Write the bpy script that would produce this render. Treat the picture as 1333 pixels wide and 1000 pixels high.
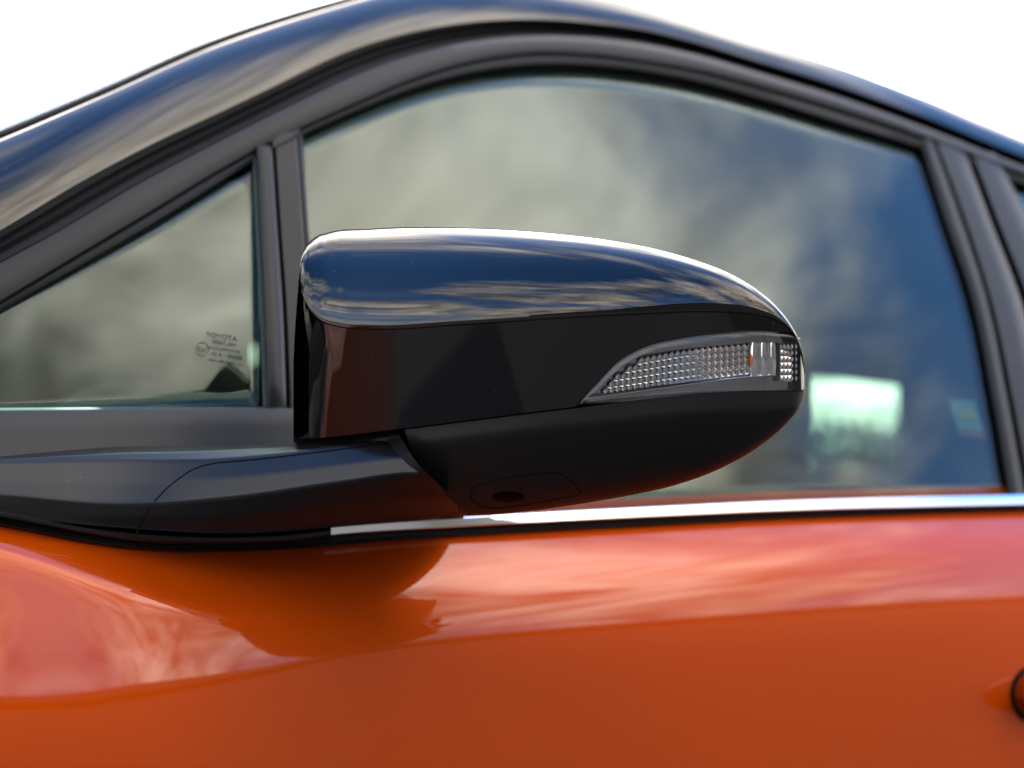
import bpy, bmesh, math, random
import numpy as np
from mathutils import Vector

random.seed(7)
for o in list(bpy.data.objects):
    bpy.data.objects.remove(o, do_unlink=True)
scene = bpy.context.scene
COL = scene.collection

# ------------------------------------------------------------------ camera
W0, H0 = 1333.0, 1000.0          # size of the photograph the outlines were measured in
LENS = 70.0
FPX = W0 * LENS / 36.0
YAW, PITCH = math.radians(33.0), math.radians(3.1)
CAM = Vector((0.0, -1.15, 1.0))
FWD = Vector((math.sin(YAW) * math.cos(PITCH), math.cos(YAW) * math.cos(PITCH), math.sin(PITCH)))
RIGHT = Vector((math.cos(YAW), -math.sin(YAW), 0.0))
UPV = RIGHT.cross(FWD)
cd = bpy.data.cameras.new("camera")
cam = bpy.data.objects.new("camera", cd)
COL.objects.link(cam)
cam.location = CAM
cam.rotation_euler = (math.pi / 2 + PITCH, 0.0, -YAW)
cd.lens = LENS
cd.sensor_width = 36.0
cd.clip_start = 0.02
cd.clip_end = 5000.0
cd.dof.use_dof = True
cd.dof.focus_distance = 1.17
cd.dof.aperture_fstop = 5.0
cd.dof.aperture_blades = 9
scene.camera = cam

# ------------------------------------------------------------------ sky, sun, exposure
SUN_AZ, SUN_EL = math.radians(34.0), math.radians(40.0)     # azimuth from +Y towards +X
world = bpy.data.worlds.new("World")
scene.world = world
world.use_nodes = True
wn, wl = world.node_tree.nodes, world.node_tree.links
bg = wn["Background"]
sky = wn.new("ShaderNodeTexSky")
sky.sky_type = "NISHITA"
sky.sun_disc = False
sky.sun_elevation = SUN_EL
sky.sun_rotation = SUN_AZ
sky.air_density = 1.0
sky.dust_density = 1.2
sky.ozone_density = 6.0
bg.inputs[1].default_value = 0.15


def wmath(op, a=None, b=None, c=None):
    n = wn.new("ShaderNodeMath"); n.operation = op
    for i, v in enumerate((a, b, c)):
        if v is None: continue
        if isinstance(v, (int, float)): n.inputs[i].default_value = v
        else: wl.new(v, n.inputs[i])
    return n.outputs[0]


tc = wn.new("ShaderNodeTexCoord")
sep = wn.new("ShaderNodeSeparateXYZ"); wl.new(tc.outputs["Generated"], sep.inputs[0])
zc = wmath("ADD", wmath("MAXIMUM", sep.outputs[2], 0.0), 0.12)
cx = wmath("DIVIDE", sep.outputs[0], zc)
cy = wmath("DIVIDE", sep.outputs[1], zc)
cmb = wn.new("ShaderNodeCombineXYZ"); wl.new(cx, cmb.inputs[0]); wl.new(cy, cmb.inputs[1])


def wnoise(scale, detail, rough, dist, loc, rot=0.0, sc=(1, 1, 1)):
    mp = wn.new("ShaderNodeMapping"); wl.new(cmb.outputs[0], mp.inputs[0])
    mp.inputs["Location"].default_value = loc
    mp.inputs["Rotation"].default_value = (0, 0, rot)
    mp.inputs["Scale"].default_value = sc
    n = wn.new("ShaderNodeTexNoise"); wl.new(mp.outputs[0], n.inputs[0])
    n.inputs["Scale"].default_value = scale
    n.inputs["Detail"].default_value = detail
    n.inputs["Roughness"].default_value = rough
    n.inputs["Distortion"].default_value = dist
    return n.outputs[0]


CLOUD_BIG = (39.9836, 5.4752, 0.0)
CLOUD_FINE = (11.5656, 9.9104, 0.0)
big = wnoise(0.75, 2.0, 0.5, 0.2, CLOUD_BIG)
fine = wnoise(1.5, 8.0, 0.62, 0.5, CLOUD_FINE, 0.5, (1.0, 0.55, 1.0))
cov = wmath("ADD", wmath("MULTIPLY", big, 1.0), wmath("MULTIPLY", fine, 0.85))
mr = wn.new("ShaderNodeMapRange"); mr.interpolation_type = "SMOOTHSTEP"
wl.new(cov, mr.inputs[0]); mr.inputs[1].default_value = 0.835; mr.inputs[2].default_value = 1.07
# near the horizon the layers of cloud overlap into a pale bank
hz = wmath("POWER", wmath("SUBTRACT", 1.0, wmath("MAXIMUM", sep.outputs[2], 0.0)), 3.9)
dens = wmath("MINIMUM", wmath("ADD", mr.outputs[0], wmath("MULTIPLY", hz, 0.85)), 1.0)
# clouds scatter sunlight forward: brighter towards the sun
sunv = Vector((math.sin(SUN_AZ) * math.cos(SUN_EL), math.cos(SUN_AZ) * math.cos(SUN_EL), math.sin(SUN_EL)))
dot = wn.new("ShaderNodeVectorMath"); dot.operation = "DOT_PRODUCT"
wl.new(tc.outputs["Generated"], dot.inputs[0]); dot.inputs[1].default_value = sunv
glow = wmath("POWER", wmath("MAXIMUM", wmath("MULTIPLY_ADD", dot.outputs["Value"], 0.5, 0.5), 0.0), 3.0)
body0 = wnoise(3.6, 5.0, 0.62, 0.9, (13.5984, 36.9679, 0.0), 0.7, (1.0, 0.6, 1.0))
bmr = wn.new("ShaderNodeMapRange"); wl.new(body0, bmr.inputs[0]); bmr.inputs[1].default_value = 0.36; bmr.inputs[2].default_value = 0.66; bmr.inputs[3].default_value = 0.28; bmr.inputs[4].default_value = 1.5
cb = wmath("MULTIPLY", wmath("MULTIPLY_ADD", glow, 7.0, 4.0), bmr.outputs[0])
ccol = wn.new("ShaderNodeMix"); ccol.data_type = "RGBA"; ccol.blend_type = "MULTIPLY"
ccol.inputs["Factor"].default_value = 1.0
ccol.inputs["A"].default_value = (1.0, 0.90, 0.77, 1)
cc = wn.new("ShaderNodeCombineXYZ")
for i in range(3): wl.new(cb, cc.inputs[i])
wl.new(cc.outputs[0], ccol.inputs["B"])
hs = wn.new("ShaderNodeHueSaturation"); hs.inputs["Saturation"].default_value = 1.18; hs.inputs["Value"].default_value = 0.78
wl.new(sky.outputs[0], hs.inputs["Color"])
mix = wn.new("ShaderNodeMix"); mix.data_type = "RGBA"
wl.new(dens, mix.inputs["Factor"]); wl.new(hs.outputs[0], mix.inputs["A"]); wl.new(ccol.outputs["Result"], mix.inputs["B"])
wl.new(mix.outputs["Result"], bg.inputs[0])

sl = bpy.data.lights.new("sun", "SUN")
sl.energy = 2.2
sl.angle = math.radians(0.6)
sl.color = (1.0, 0.94, 0.86)
sun = bpy.data.objects.new("sun", sl)
COL.objects.link(sun)
sun.rotation_euler = (-sunv).to_track_quat("-Z", "Y").to_euler()
sun.location = (2, 6, 8)

scene.view_settings.view_transform = "Standard"
scene.view_settings.look = "None"
scene.view_settings.gamma = 1.0
scene.view_settings.use_curve_mapping = False
scene.view_settings.exposure = 2.6
scene.render.engine = "CYCLES"
scene.cycles.use_denoising = True
scene.cycles.max_bounces = 10
scene.cycles.transparent_max_bounces = 16
scene.cycles.caustics_refractive = False

# ------------------------------------------------------------------ helpers


def ray(px, py):
    return FWD + RIGHT * ((px - 666.5) / FPX) - UPV * ((py - 500.0) / FPX)


def at_depth(px, py, t):
    return CAM + ray(px, py) * t


def project(p):
    q = p - CAM
    t = q.dot(FWD)
    return 666.5 + FPX * q.dot(RIGHT) / t, 500.0 - FPX * q.dot(UPV) / t, t


class Crv:
    """smooth curve v(u) through the given points, straight beyond its ends"""
    def __init__(self, pts):
        pts = sorted(pts)
        self.u = [p[0] for p in pts]; self.v = [p[1] for p in pts]
        n = len(pts); d = [(self.v[i + 1] - self.v[i]) / (self.u[i + 1] - self.u[i]) for i in range(n - 1)]
        m = [d[0]] + [0.0] * (n - 2) + [d[-1]]
        for i in range(1, n - 1):
            h0, h1 = self.u[i] - self.u[i - 1], self.u[i + 1] - self.u[i]
            m[i] = (d[i - 1] * h1 + d[i] * h0) / (h0 + h1)
        self.m = m

    def __call__(self, x):
        u, v, m = self.u, self.v, self.m
        if x <= u[0]: return v[0] + m[0] * (x - u[0])
        if x >= u[-1]: return v[-1] + m[-1] * (x - u[-1])
        i = 0
        while x > u[i + 1]: i += 1
        h = u[i + 1] - u[i]; t = (x - u[i]) / h
        t2, t3 = t * t, t * t * t
        return ((2 * t3 - 3 * t2 + 1) * v[i] + (t3 - 2 * t2 + t) * h * m[i]
                + (3 * t2 - 2 * t3) * v[i + 1] + (t3 - t2) * h * m[i + 1])


def lerp(a, b, t): return a + (b - a) * t
def sstep(a, b, x):
    t = min(1.0, max(0.0, (x - a) / (b - a))); return t * t * (3 - 2 * t)


# the flank of the car above the belt line: y as a function of x (length) and z (height)
def belt_z(x): return 0.970 + 0.026 * (x - 0.6)
def side_y(x, z):
    d = z - belt_z(x)
    if d < 0: g = 0.10 * d
    else: g = 0.41 * d + 0.28 * d * d
    return g + 0.05 * (x - 1.0) ** 2


def onside(px, py, h=0.0):
    """point of the flank, raised h metres outboard, seen at that place of the photograph"""
    r = ray(px, py)
    lo, hi = 0.4, 6.0
    for _ in range(38):
        t = 0.5 * (lo + hi)
        p = CAM + r * t
        if p.y < side_y(p.x, p.z) - h: lo = t
        else: hi = t
    return CAM + r * hi


def mesh_obj(name, verts, faces, mat, parent=None, smooth=True, sharp=35.0, face_cam=False, solid=0.0):
    me = bpy.data.meshes.new(name)
    me.from_pydata([tuple(v) for v in verts], [], faces)
    me.update()
    if face_cam:
        s = 0.0
        for p in me.polygons: s += p.normal.dot((CAM - Vector(p.center)).normalized()) * p.area
        if s < 0: me.flip_normals()
    if smooth:
        me.shade_smooth()
        me.set_sharp_from_angle(angle=math.radians(sharp))
    o = bpy.data.objects.new(name, me)
    COL.objects.link(o)
    if mat: me.materials.append(mat)
    if parent: o.parent = parent
    if solid:
        md = o.modifiers.new("thickness", "SOLIDIFY"); md.thickness = solid; md.offset = -1.0
    return o


def empty(name, loc=(0, 0, 0), parent=None):
    o = bpy.data.objects.new(name, None)
    o.empty_display_size = 0.1
    COL.objects.link(o)
    o.location = loc
    if parent: o.parent = parent
    return o


def tag(o, label=None, cat=None, group=None, kind=None):
    if label: o["label"] = label
    if cat: o["category"] = cat
    if group: o["group"] = group
    if kind: o["kind"] = kind
    return o


def grid_faces(n, m):
    return [(i * m + j, i * m + j + 1, (i + 1) * m + j + 1, (i + 1) * m + j) for i in range(n - 1) for j in range(m - 1)]


def grid(name, rows, mat, parent=None, sharp=35.0, **k):
    n, m = len(rows), len(rows[0])
    return mesh_obj(name, [p for r in rows for p in r], grid_faces(n, m), mat, parent, sharp=sharp, face_cam=True, **k)


def strip(name, fa, fb, u0, u1, n, prof, mat, parent, axis="x", back=0.012, sharp=35.0, surf=onside, **k):
    """a band lying on the flank between two traced edges; prof = [(t across, height outboard)]"""
    rows = []
    for i in range(n + 1):
        s = lerp(u0, u1, i / n); a, b = fa(s), fb(s)
        r = []
        pr = ([(0.0, prof[0][1] - back)] if back else []) + list(prof) + ([(1.0, prof[-1][1] - back)] if back else [])
        for t, h in pr:
            v = lerp(a, b, t)
            r.append(surf(s, v, h) if axis == "x" else surf(v, s, h))
        rows.append(r)
    return grid(name, rows, mat, parent, sharp, **k)


def box_mesh(name, x0, x1, y0, y1, z0, z1, mat, parent, bevel=0.01):
    bm = bmesh.new()
    bmesh.ops.create_cube(bm, size=1.0)
    for v in bm.verts:
        v.co = Vector((lerp(x0, x1, v.co.x + .5), lerp(y0, y1, v.co.y + .5), lerp(z0, z1, v.co.z + .5)))
    if bevel:
        bmesh.ops.bevel(bm, geom=bm.edges[:], offset=bevel, segments=3, affect="EDGES", profile=0.5)
    me = bpy.data.meshes.new(name); bm.to_mesh(me); bm.free()
    me.shade_smooth(); me.set_sharp_from_angle(angle=math.radians(40))
    o = bpy.data.objects.new(name, me); COL.objects.link(o); me.materials.append(mat); o.parent = parent
    return o


def tube(name, pts, r, mat, parent, seg=8):
    verts, faces = [], []
    n = len(pts)
    for i, p in enumerate(pts):
        a, b = pts[max(0, i - 1)], pts[min(n - 1, i + 1)]
        d = (b - a).normalized(); u = d.orthogonal().normalized()
        if i and abs(u.dot(pu)) < 2: u = (pu - d * pu.dot(d)).normalized()
        pu = u; w = d.cross(u)
        rr = r[i] if isinstance(r, (list, tuple)) else r
        for k in range(seg):
            an = 2 * math.pi * k / seg
            verts.append(p + (u * math.cos(an) + w * math.sin(an)) * rr)
    for i in range(n - 1):
        for k in range(seg):
            faces.append((i * seg + k, i * seg + (k + 1) % seg, (i + 1) * seg + (k + 1) % seg, (i + 1) * seg + k))
    faces.append(tuple(range(seg))[::-1]); faces.append(tuple((n - 1) * seg + k for k in range(seg)))
    return mesh_obj(name, verts, faces, mat, parent)


# ------------------------------------------------------------------ materials


def principled(name, color, rough=0.5, metallic=0.0, coat=0.0, coat_rough=0.03, spec=0.5, ior=1.5):
    m = bpy.data.materials.new(name); m.use_nodes = True
    b = m.node_tree.nodes["Principled BSDF"]
    b.inputs["Base Color"].default_value = (*color, 1)
    b.inputs["Roughness"].default_value = rough
    b.inputs["Metallic"].default_value = metallic
    b.inputs["Coat Weight"].default_value = coat
    b.inputs["Coat Roughness"].default_value = coat_rough
    b.inputs["Specular IOR Level"].default_value = spec
    b.inputs["IOR"].default_value = ior
    return m


def add_bump(m, scale, strength, dist=0.0005, detail=3.0, rough_var=0.0, coat_bump=False):
    nt = m.node_tree; b = nt.nodes["Principled BSDF"]
    t = nt.nodes.new("ShaderNodeTexCoord")
    n = nt.nodes.new("ShaderNodeTexNoise"); n.inputs["Scale"].default_value = scale; n.inputs["Detail"].default_value = detail
    nt.links.new(t.outputs["Object"], n.inputs[0])
    bp = nt.nodes.new("ShaderNodeBump"); bp.inputs["Strength"].default_value = strength; bp.inputs["Distance"].default_value = dist
    nt.links.new(n.outputs[0], bp.inputs["Height"])
    nt.links.new(bp.outputs[0], b.inputs["Normal"])
    if coat_bump: nt.links.new(bp.outputs[0], b.inputs["Coat Normal"])
    if rough_var:
        n2 = nt.nodes.new("ShaderNodeTexNoise"); n2.inputs["Scale"].default_value = 9.0; n2.inputs["Detail"].default_value = 6.0
        nt.links.new(t.outputs["Object"], n2.inputs[0])
        ma = nt.nodes.new("ShaderNodeMath"); ma.operation = "MULTIPLY_ADD"
        nt.links.new(n2.outputs[0], ma.inputs[0]); ma.inputs[1].default_value = rough_var
        ma.inputs[2].default_value = b.inputs["Roughness"].default_value - rough_var * 0.5
        nt.links.new(ma.outputs[0], b.inputs["Roughness"])
    return m


def dust(m, amount=0.5, scale=260.0, thr=0.74, color=(0.45, 0.42, 0.38)):
    """sparse pale specks of dust lying on a surface"""
    nt = m.node_tree; b = nt.nodes["Principled BSDF"]
    t = nt.nodes.new("ShaderNodeTexCoord")
    v = nt.nodes.new("ShaderNodeTexVoronoi"); v.inputs["Scale"].default_value = scale
    nt.links.new(t.outputs["Object"], v.inputs["Vector"])
    lt = nt.nodes.new("ShaderNodeMath"); lt.operation = "LESS_THAN"; lt.inputs[1].default_value = 0.10
    nt.links.new(v.outputs["Distance"], lt.inputs[0])
    sp = nt.nodes.new("ShaderNodeSeparateColor"); nt.links.new(v.outputs["Color"], sp.inputs[0])
    gt = nt.nodes.new("ShaderNodeMath"); gt.operation = "GREATER_THAN"; gt.inputs[1].default_value = thr
    nt.links.new(sp.outputs[0], gt.inputs[0])
    mu = nt.nodes.new("ShaderNodeMath"); mu.operation = "MULTIPLY"; nt.links.new(lt.outputs[0], mu.inputs[0]); nt.links.new(gt.outputs[0], mu.inputs[1])
    m2 = nt.nodes.new("ShaderNodeMath"); m2.operation = "MULTIPLY"; nt.links.new(mu.outputs[0], m2.inputs[0]); m2.inputs[1].default_value = amount
    out = nt.nodes["Material Output"]
    df = nt.nodes.new("ShaderNodeBsdfDiffuse"); df.inputs[0].default_value = (*color, 1)
    mx = nt.nodes.new("ShaderNodeMixShader")
    nt.links.new(m2.outputs[0], mx.inputs[0]); nt.links.new(b.outputs[0], mx.inputs[1]); nt.links.new(df.outputs[0], mx.inputs[2])
    nt.links.new(mx.outputs[0], out.inputs[0])
    return m


def glass(name, tint, ior=1.52, wave=0.0):
    """thin window glass: reflection by Fresnel, the rest passes through tinted"""
    m = bpy.data.materials.new(name); m.use_nodes = True
    nt = m.node_tree
    for n in list(nt.nodes):
        if n.type != "OUTPUT_MATERIAL": nt.nodes.remove(n)
    out = nt.nodes["Material Output"]
    fr = nt.nodes.new("ShaderNodeFresnel")
    ge = nt.nodes.new("ShaderNodeNewGeometry"); im = nt.nodes.new("ShaderNodeMix"); im.data_type = "FLOAT"
    im.inputs["A"].default_value = ior; im.inputs["B"].default_value = 1.0 / ior
    nt.links.new(ge.outputs["Backfacing"], im.inputs["Factor"]); nt.links.new(im.outputs["Result"], fr.inputs[0])
    tr = nt.nodes.new("ShaderNodeBsdfTransparent"); tr.inputs[0].default_value = (*tint, 1)
    gl = nt.nodes.new("ShaderNodeBsdfGlossy"); gl.inputs["Roughness"].default_value = 0.0
    if wave:
        t = nt.nodes.new("ShaderNodeTexCoord")
        n = nt.nodes.new("ShaderNodeTexNoise"); n.inputs["Scale"].default_value = 14.0; n.inputs["Detail"].default_value = 2.0
        nt.links.new(t.outputs["Object"], n.inputs[0])
        bp = nt.nodes.new("ShaderNodeBump"); bp.inputs["Strength"].default_value = wave; bp.inputs["Distance"].default_value = 0.001
        nt.links.new(n.outputs[0], bp.inputs["Height"]); nt.links.new(bp.outputs[0], gl.inputs["Normal"])
    mx = nt.nodes.new("ShaderNodeMixShader")
    nt.links.new(fr.outputs[0], mx.inputs[0]); nt.links.new(tr.outputs[0], mx.inputs[1]); nt.links.new(gl.outputs[0], mx.inputs[2])
    nt.links.new(mx.outputs[0], out.inputs[0])
    return m


M = {}
M["orange"] = add_bump(principled("orange_metallic_paint", (0.47, 0.054, 0.001), 0.42, 0.25, coat=1.0, coat_rough=0.015, spec=0.0), 3500.0, 0.05, 0.0002, 1.0)
M["gloss_black"] = principled("gloss_black_paint", (0.0006, 0.0006, 0.0006), 0.05, 0.0, coat=1.0, coat_rough=0.006, spec=0.0, ior=1.5)
M["gloss_black"].node_tree.nodes["Principled BSDF"].inputs["Coat IOR"].default_value = 1.55
dust(M["gloss_black"], 0.22, 300.0, 0.965)
M["satin"] = add_bump(principled("satin_black_trim", (0.010, 0.010, 0.0095), 0.42, spec=0.26), 2200.0, 0.10, 0.0002, 2.0, 0.08)
M["grain"] = add_bump(principled("grained_black_plastic", (0.012, 0.012, 0.0115), 0.48, spec=0.40), 1300.0, 0.35, 0.0003, 2.0, 0.06)
M["matte"] = dust(add_bump(principled("matte_black_plastic", (0.008, 0.008, 0.0078), 0.29, spec=0.42), 2600.0, 0.12, 0.0002, 2.0, 0.1), 0.22, 240.0, 0.95)
M["rubber"] = add_bump(principled("black_rubber", (0.004, 0.004, 0.004), 0.62), 900.0, 0.15, 0.0002)
M["void"] = principled("dark_gap", (0.003, 0.003, 0.003), 0.9, spec=0.1)
M["chrome"] = principled("bright_chrome", (0.88, 0.88, 0.88), 0.10, 1.0)
M["reflector"] = principled("metallised_reflector", (0.80, 0.79, 0.78), 0.10, 1.0)
M["glass"] = glass("tinted_window_glass", (0.62, 0.78, 0.72), wave=0.05)
M["far_glass"] = glass("dark_tinted_far_glass", (0.34, 0.40, 0.37))
M["lens"] = glass("clear_lens_plastic", (0.93, 0.94, 0.95), 1.49)
M["amber"] = principled("amber_bulb_glass", (0.60, 0.13, 0.01), 0.12)
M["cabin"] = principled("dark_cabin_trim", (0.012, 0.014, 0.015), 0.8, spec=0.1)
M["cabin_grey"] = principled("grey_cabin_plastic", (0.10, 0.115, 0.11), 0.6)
M["cabin_lit"] = principled("lit_cabin_trim", (0.13, 0.14, 0.135), 0.7)  # lighter copy of the trim, standing in for light inside the cabin
M["etch"] = principled("etched_glass_print", (0.03, 0.034, 0.033), 0.8, spec=0.1)
M["asphalt"] = add_bump(principled("asphalt", (0.029, 0.029, 0.030), 0.85), 60.0, 0.5, 0.01, 6.0)
M["leaf"] = principled("tree_leaves", (0.05, 0.09, 0.03), 0.6)
M["bark"] = principled("tree_bark", (0.08, 0.06, 0.045), 0.9)
M["mirror"] = principled("mirror_silver", (0.9, 0.9, 0.9), 0.0, 1.0)
M["red_print"] = principled("red_print", (0.35, 0.02, 0.02), 0.5)
M["yellow_print"] = principled("yellow_print", (0.45, 0.25, 0.02), 0.5)
M["white_print"] = principled("pale_sticker", (0.2, 0.21, 0.2), 0.5)

# ------------------------------------------------------------------ ground
g = mesh_obj("ground", [(-1500, -1500, 0), (1500, -1500, 0), (1500, 1500, 0), (-1500, 1500, 0)], [(0, 1, 2, 3)], M["asphalt"], smooth=False)
tag(g, "grey asphalt ground under the car", kind="structure")

# ------------------------------------------------------------------ the car
car = tag(empty("car", (0.9, 0.9, 0.0)), "orange car with glossy black roof and side mirror", "car")
CARLOC = Vector(car.location)


def own(o):          # parent without moving: parts are built in world coordinates
    o.location = -CARLOC
    return o


class Part:          # small wrapper so that every part of the car is parented in place
    pass


# traced edges of the glasshouse -------------------------------------------------
L0, L1 = -420, 1720
e_rail_top = Crv([(-420, 340), (-200, 254), (0, 178), (138, 120), (276, 59), (362, 29), (442, 5), (520, -16), (620, -28), (700, -21), (801, 1), (900, 28), (975, 50.5), (1095, 87.5), (1193, 124), (1333, 181), (1720, 305)])
e_rail_bot = Crv([(-420, 520), (-200, 408), (0, 300), (103, 238), (207, 183), (276, 151), (345, 118), (458, 65), (536, 42), (614, 29), (692, 25), (770, 30), (848, 41), (900, 54), (997, 83), (1095, 113), (1193, 148), (1333, 204), (1720, 322)])
e_band_top = Crv([(-420, 575), (-200, 452), (0, 340), (69, 303), (172, 242), (276, 187), (380, 135), (458, 98), (536, 70), (614, 53), (692, 46), (770, 48), (848, 58), (900, 69), (997, 97), (1095, 127), (1193, 162), (1333, 217), (1720, 335)])
e_band_bot = Crv([(-420, 640), (-200, 510), (0, 394), (95, 337), (189, 281), (283, 224), (331, 197), (392, 167), (458, 137), (536, 104), (614, 81), (692, 70), (770, 72), (848, 82), (900, 91), (997, 116), (1095, 145), (1193, 177), (1333, 228), (1720, 348)])
e_glass_top = Crv([(-420, 650), (-200, 521), (0, 404), (95, 351), (189, 297), (283, 239), (331, 209), (392, 176), (458, 146), (536, 115), (614, 94), (692, 84), (770, 85), (848, 94), (900, 104), (997, 130), (1095, 160), (1193, 190), (1333, 240), (1720, 358)])
e_chrome_top = Crv([(380, 690), (431, 685), (600, 672.5), (860, 658.5), (1000, 652), (1333, 643.5), (1720, 636)])
e_chrome_bot = Crv([(380, 704), (431, 698), (600, 687), (860, 673.5), (1000, 667), (1333, 658), (1720, 650)])
e_lip_bot = Crv([(380, 716), (431, 711), (600, 698), (860, 684), (1000, 676.5), (1333, 665), (1720, 656)])


def shifted(f, d): return lambda s: f(s) + d


# roof rail / A-pillar: convex glossy black band
def rail_surf(px, py, h): return onside(px, py, h)
rows, rail_top_pts = [], []
NR = 150
for i in range(NR + 1):
    px = lerp(L0, L1, i / NR); a, b = e_rail_bot(px), e_rail_top(px)
    p0 = onside(px, a, 0.004)
    hh = abs(a - b) * p0.y * 0 + abs(a - b) / FPX * (p0 - CAM).dot(FWD)
    r = [onside(px, a, -0.016), onside(px, a, -0.002)]
    for k in range(15):
        t = k / 14.0
        ins = 0.40 * t + 0.58 * (1 - math.sqrt(max(0.0, 1 - (0.94 * t) ** 2)))
        r.append(onside(px, lerp(a, b, t), 0.004 + hh * (0.50 * t - ins)))
    rail_top_pts.append(r[-1])
    q = r[-1].copy()
    r.append(q + Vector((0, 0.012, -0.003)))
    r.append(q + Vector((0, 0.016, -0.02)))
    rows.append(r)
own(grid("roof_rail", rows, M["gloss_black"], car, sharp=50))

# roof skin and windscreen, both running across the car from the rail
rows_r, rows_w = [], []
for i in range(NR + 1):
    px = lerp(L0, L1, i / NR); q = rail_top_pts[i]
    if px >= 436:
        r = []
        for k in range(13):
            s = k / 12.0
            r.append(q + Vector((-0.10 * math.sin(math.pi * s) * sstep(900, 430, px), 0.010 + 1.42 * s, -0.006 + 0.055 * math.sin(math.pi * s))))
        rows_r.append(r)
    if px <= 450:
        r = []
        for k in range(25):
            s = k / 24.0
            r.append(q + Vector((-0.20 * math.sin(math.pi * s), 0.011 + 1.42 * s, 0.001 + 0.012 * math.sin(math.pi * s))))
        rows_w.append(r)
for dx, dz in ((0.4, -0.015), (0.8, -0.04), (1.25, -0.08), (1.65, -0.14)):
    rows_r.append([p + Vector((dx, 0, dz)) for p in rows_r[-1 if dx == 0.4 else NLAST]])
    if dx == 0.4: NLAST = len(rows_r) - 2
own(grid("roof_skin", rows_r, M["gloss_black"], car))
rows_q = [[Vector((p.x, lerp(p.y - 0.012, side_y(p.x, belt_z(p.x)) + 0.002, k / 8), lerp(p.z, belt_z(p.x) - 0.02, k / 8))) for k in range(9)] for p in [r[0] for r in rows_r[-5:]]]
own(grid("rear_quarter", rows_q, M["gloss_black"], car))
own(grid("windscreen", rows_w, M["glass"], car))
# black gap between windscreen and pillar
pts = [rail_top_pts[i] + Vector((0, 0.006, 0.0015)) for i in range(NR + 1) if lerp(L0, L1, i / NR) <= 600]
own(tube("windscreen_seal", pts, 0.0028, M["rubber"], car))

# recess between rail and door frame, door frame band, seal
own(strip("rail_recess", e_rail_bot, e_band_top, L0, L1, 150, [(-0.1, -0.006), (0.25, -0.010), (0.55, -0.004), (0.75, -0.009), (1.1, -0.004)], M["rubber"], car, back=0))
own(strip("door_frame", e_band_top, e_band_bot, L0, L1, 150, [(0.0, -0.001), (0.06, 0.003), (0.4, 0.0042), (0.75, 0.0032), (0.95, 0.0015), (1.0, 0.0)], M["satin"], car))
own(strip("glass_seal", e_band_bot, shifted(e_glass_top, 1.5), L0, L1, 150, [(-0.2, -0.004), (0.1, -0.002), (0.5, -0.0005), (0.85, -0.0025), (1.0, -0.006)], M["rubber"], car, back=0.004))

# divider between quarter glass and door glass
c1 = Crv([(190, 326), (215, 328.5), (300, 333), (400, 338), (528, 342.5)])
c2 = Crv([(190, 332), (215, 334), (300, 338.5), (400, 343.5), (528, 348.5)])
c3 = Crv([(182, 354), (300, 362), (400, 369), (530, 374)])
c4 = Crv([(178, 356), (300, 364), (400, 371), (530, 376)])
c5 = Crv([(164, 386), (300, 396), (400, 404), (530, 412), (660, 420)])
c6 = Crv([(164, 392), (300, 402), (400, 410), (530, 418), (660, 426)])
own(strip("quarter_glass_seal", c1, c2, 206, 529, 30, [(0.0, -0.005), (0.3, -0.001), (1.0, 0.0)], M["rubber"], car, axis="y", back=0.004))
own(strip("divider_post", c2, c3, 190, 530, 30, [(0.0, 0.0), (0.1, 0.004), (0.35, 0.0050), (0.7, 0.0045), (0.93, 0.0028), (1.0, 0.0005)], M["satin"], car, axis="y", surf=lambda a, b, h: onside(a, b, h * (1 - 0.75 * sstep(508, 530, b)))))
own(strip("window_sash", c4, c5, 172, 660, 34, [(0.0, 0.0), (0.08, 0.002), (0.9, 0.0022), (1.0, 0.0)], M["satin"], car, axis="y"))
own(strip("sash_seal", c5, c6, 164, 665, 34, [(0.0, -0.001), (0.5, 0.0), (1.0, -0.006)], M["rubber"], car, axis="y", back=0.004))
own(strip("sash_end_cap", Crv([(354, 183), (388, 168)]), Crv([(354, 194), (388, 178)]), 355, 389, 6, [(0.0, 0.0035), (0.5, 0.0042), (1.0, 0.003)], M["satin"], car))

# panes
qa = shifted(e_glass_top, -6)
own(strip("quarter_glass", qa, lambda s: 536.0 + 0 * s, -390, 338, 60, [(k / 10, -0.0055) for k in range(11)], M["glass"], car, back=0, solid=0.0035))
own(strip("door_glass", shifted(e_glass_top, -6), shifted(e_chrome_top, 12), 388, 1345, 90, [(k / 16, -0.0075) for k in range(17)], M["glass"], car, back=0, solid=0.0035))

# sill plate below the quarter glass
s_top = Crv([(-420, 536), (0, 531), (345, 529.5), (440, 530)])
s_bot = Crv([(-420, 606), (0, 594), (150, 584), (385, 581), (440, 579)])
own(strip("sill_plate", s_top, s_bot, -420, 440, 60, [(0.0, -0.003), (0.03, 0.0015), (0.08, 0.003), (0.5, 0.003), (1.05, 0.0035)], M["grain"], car))

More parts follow.
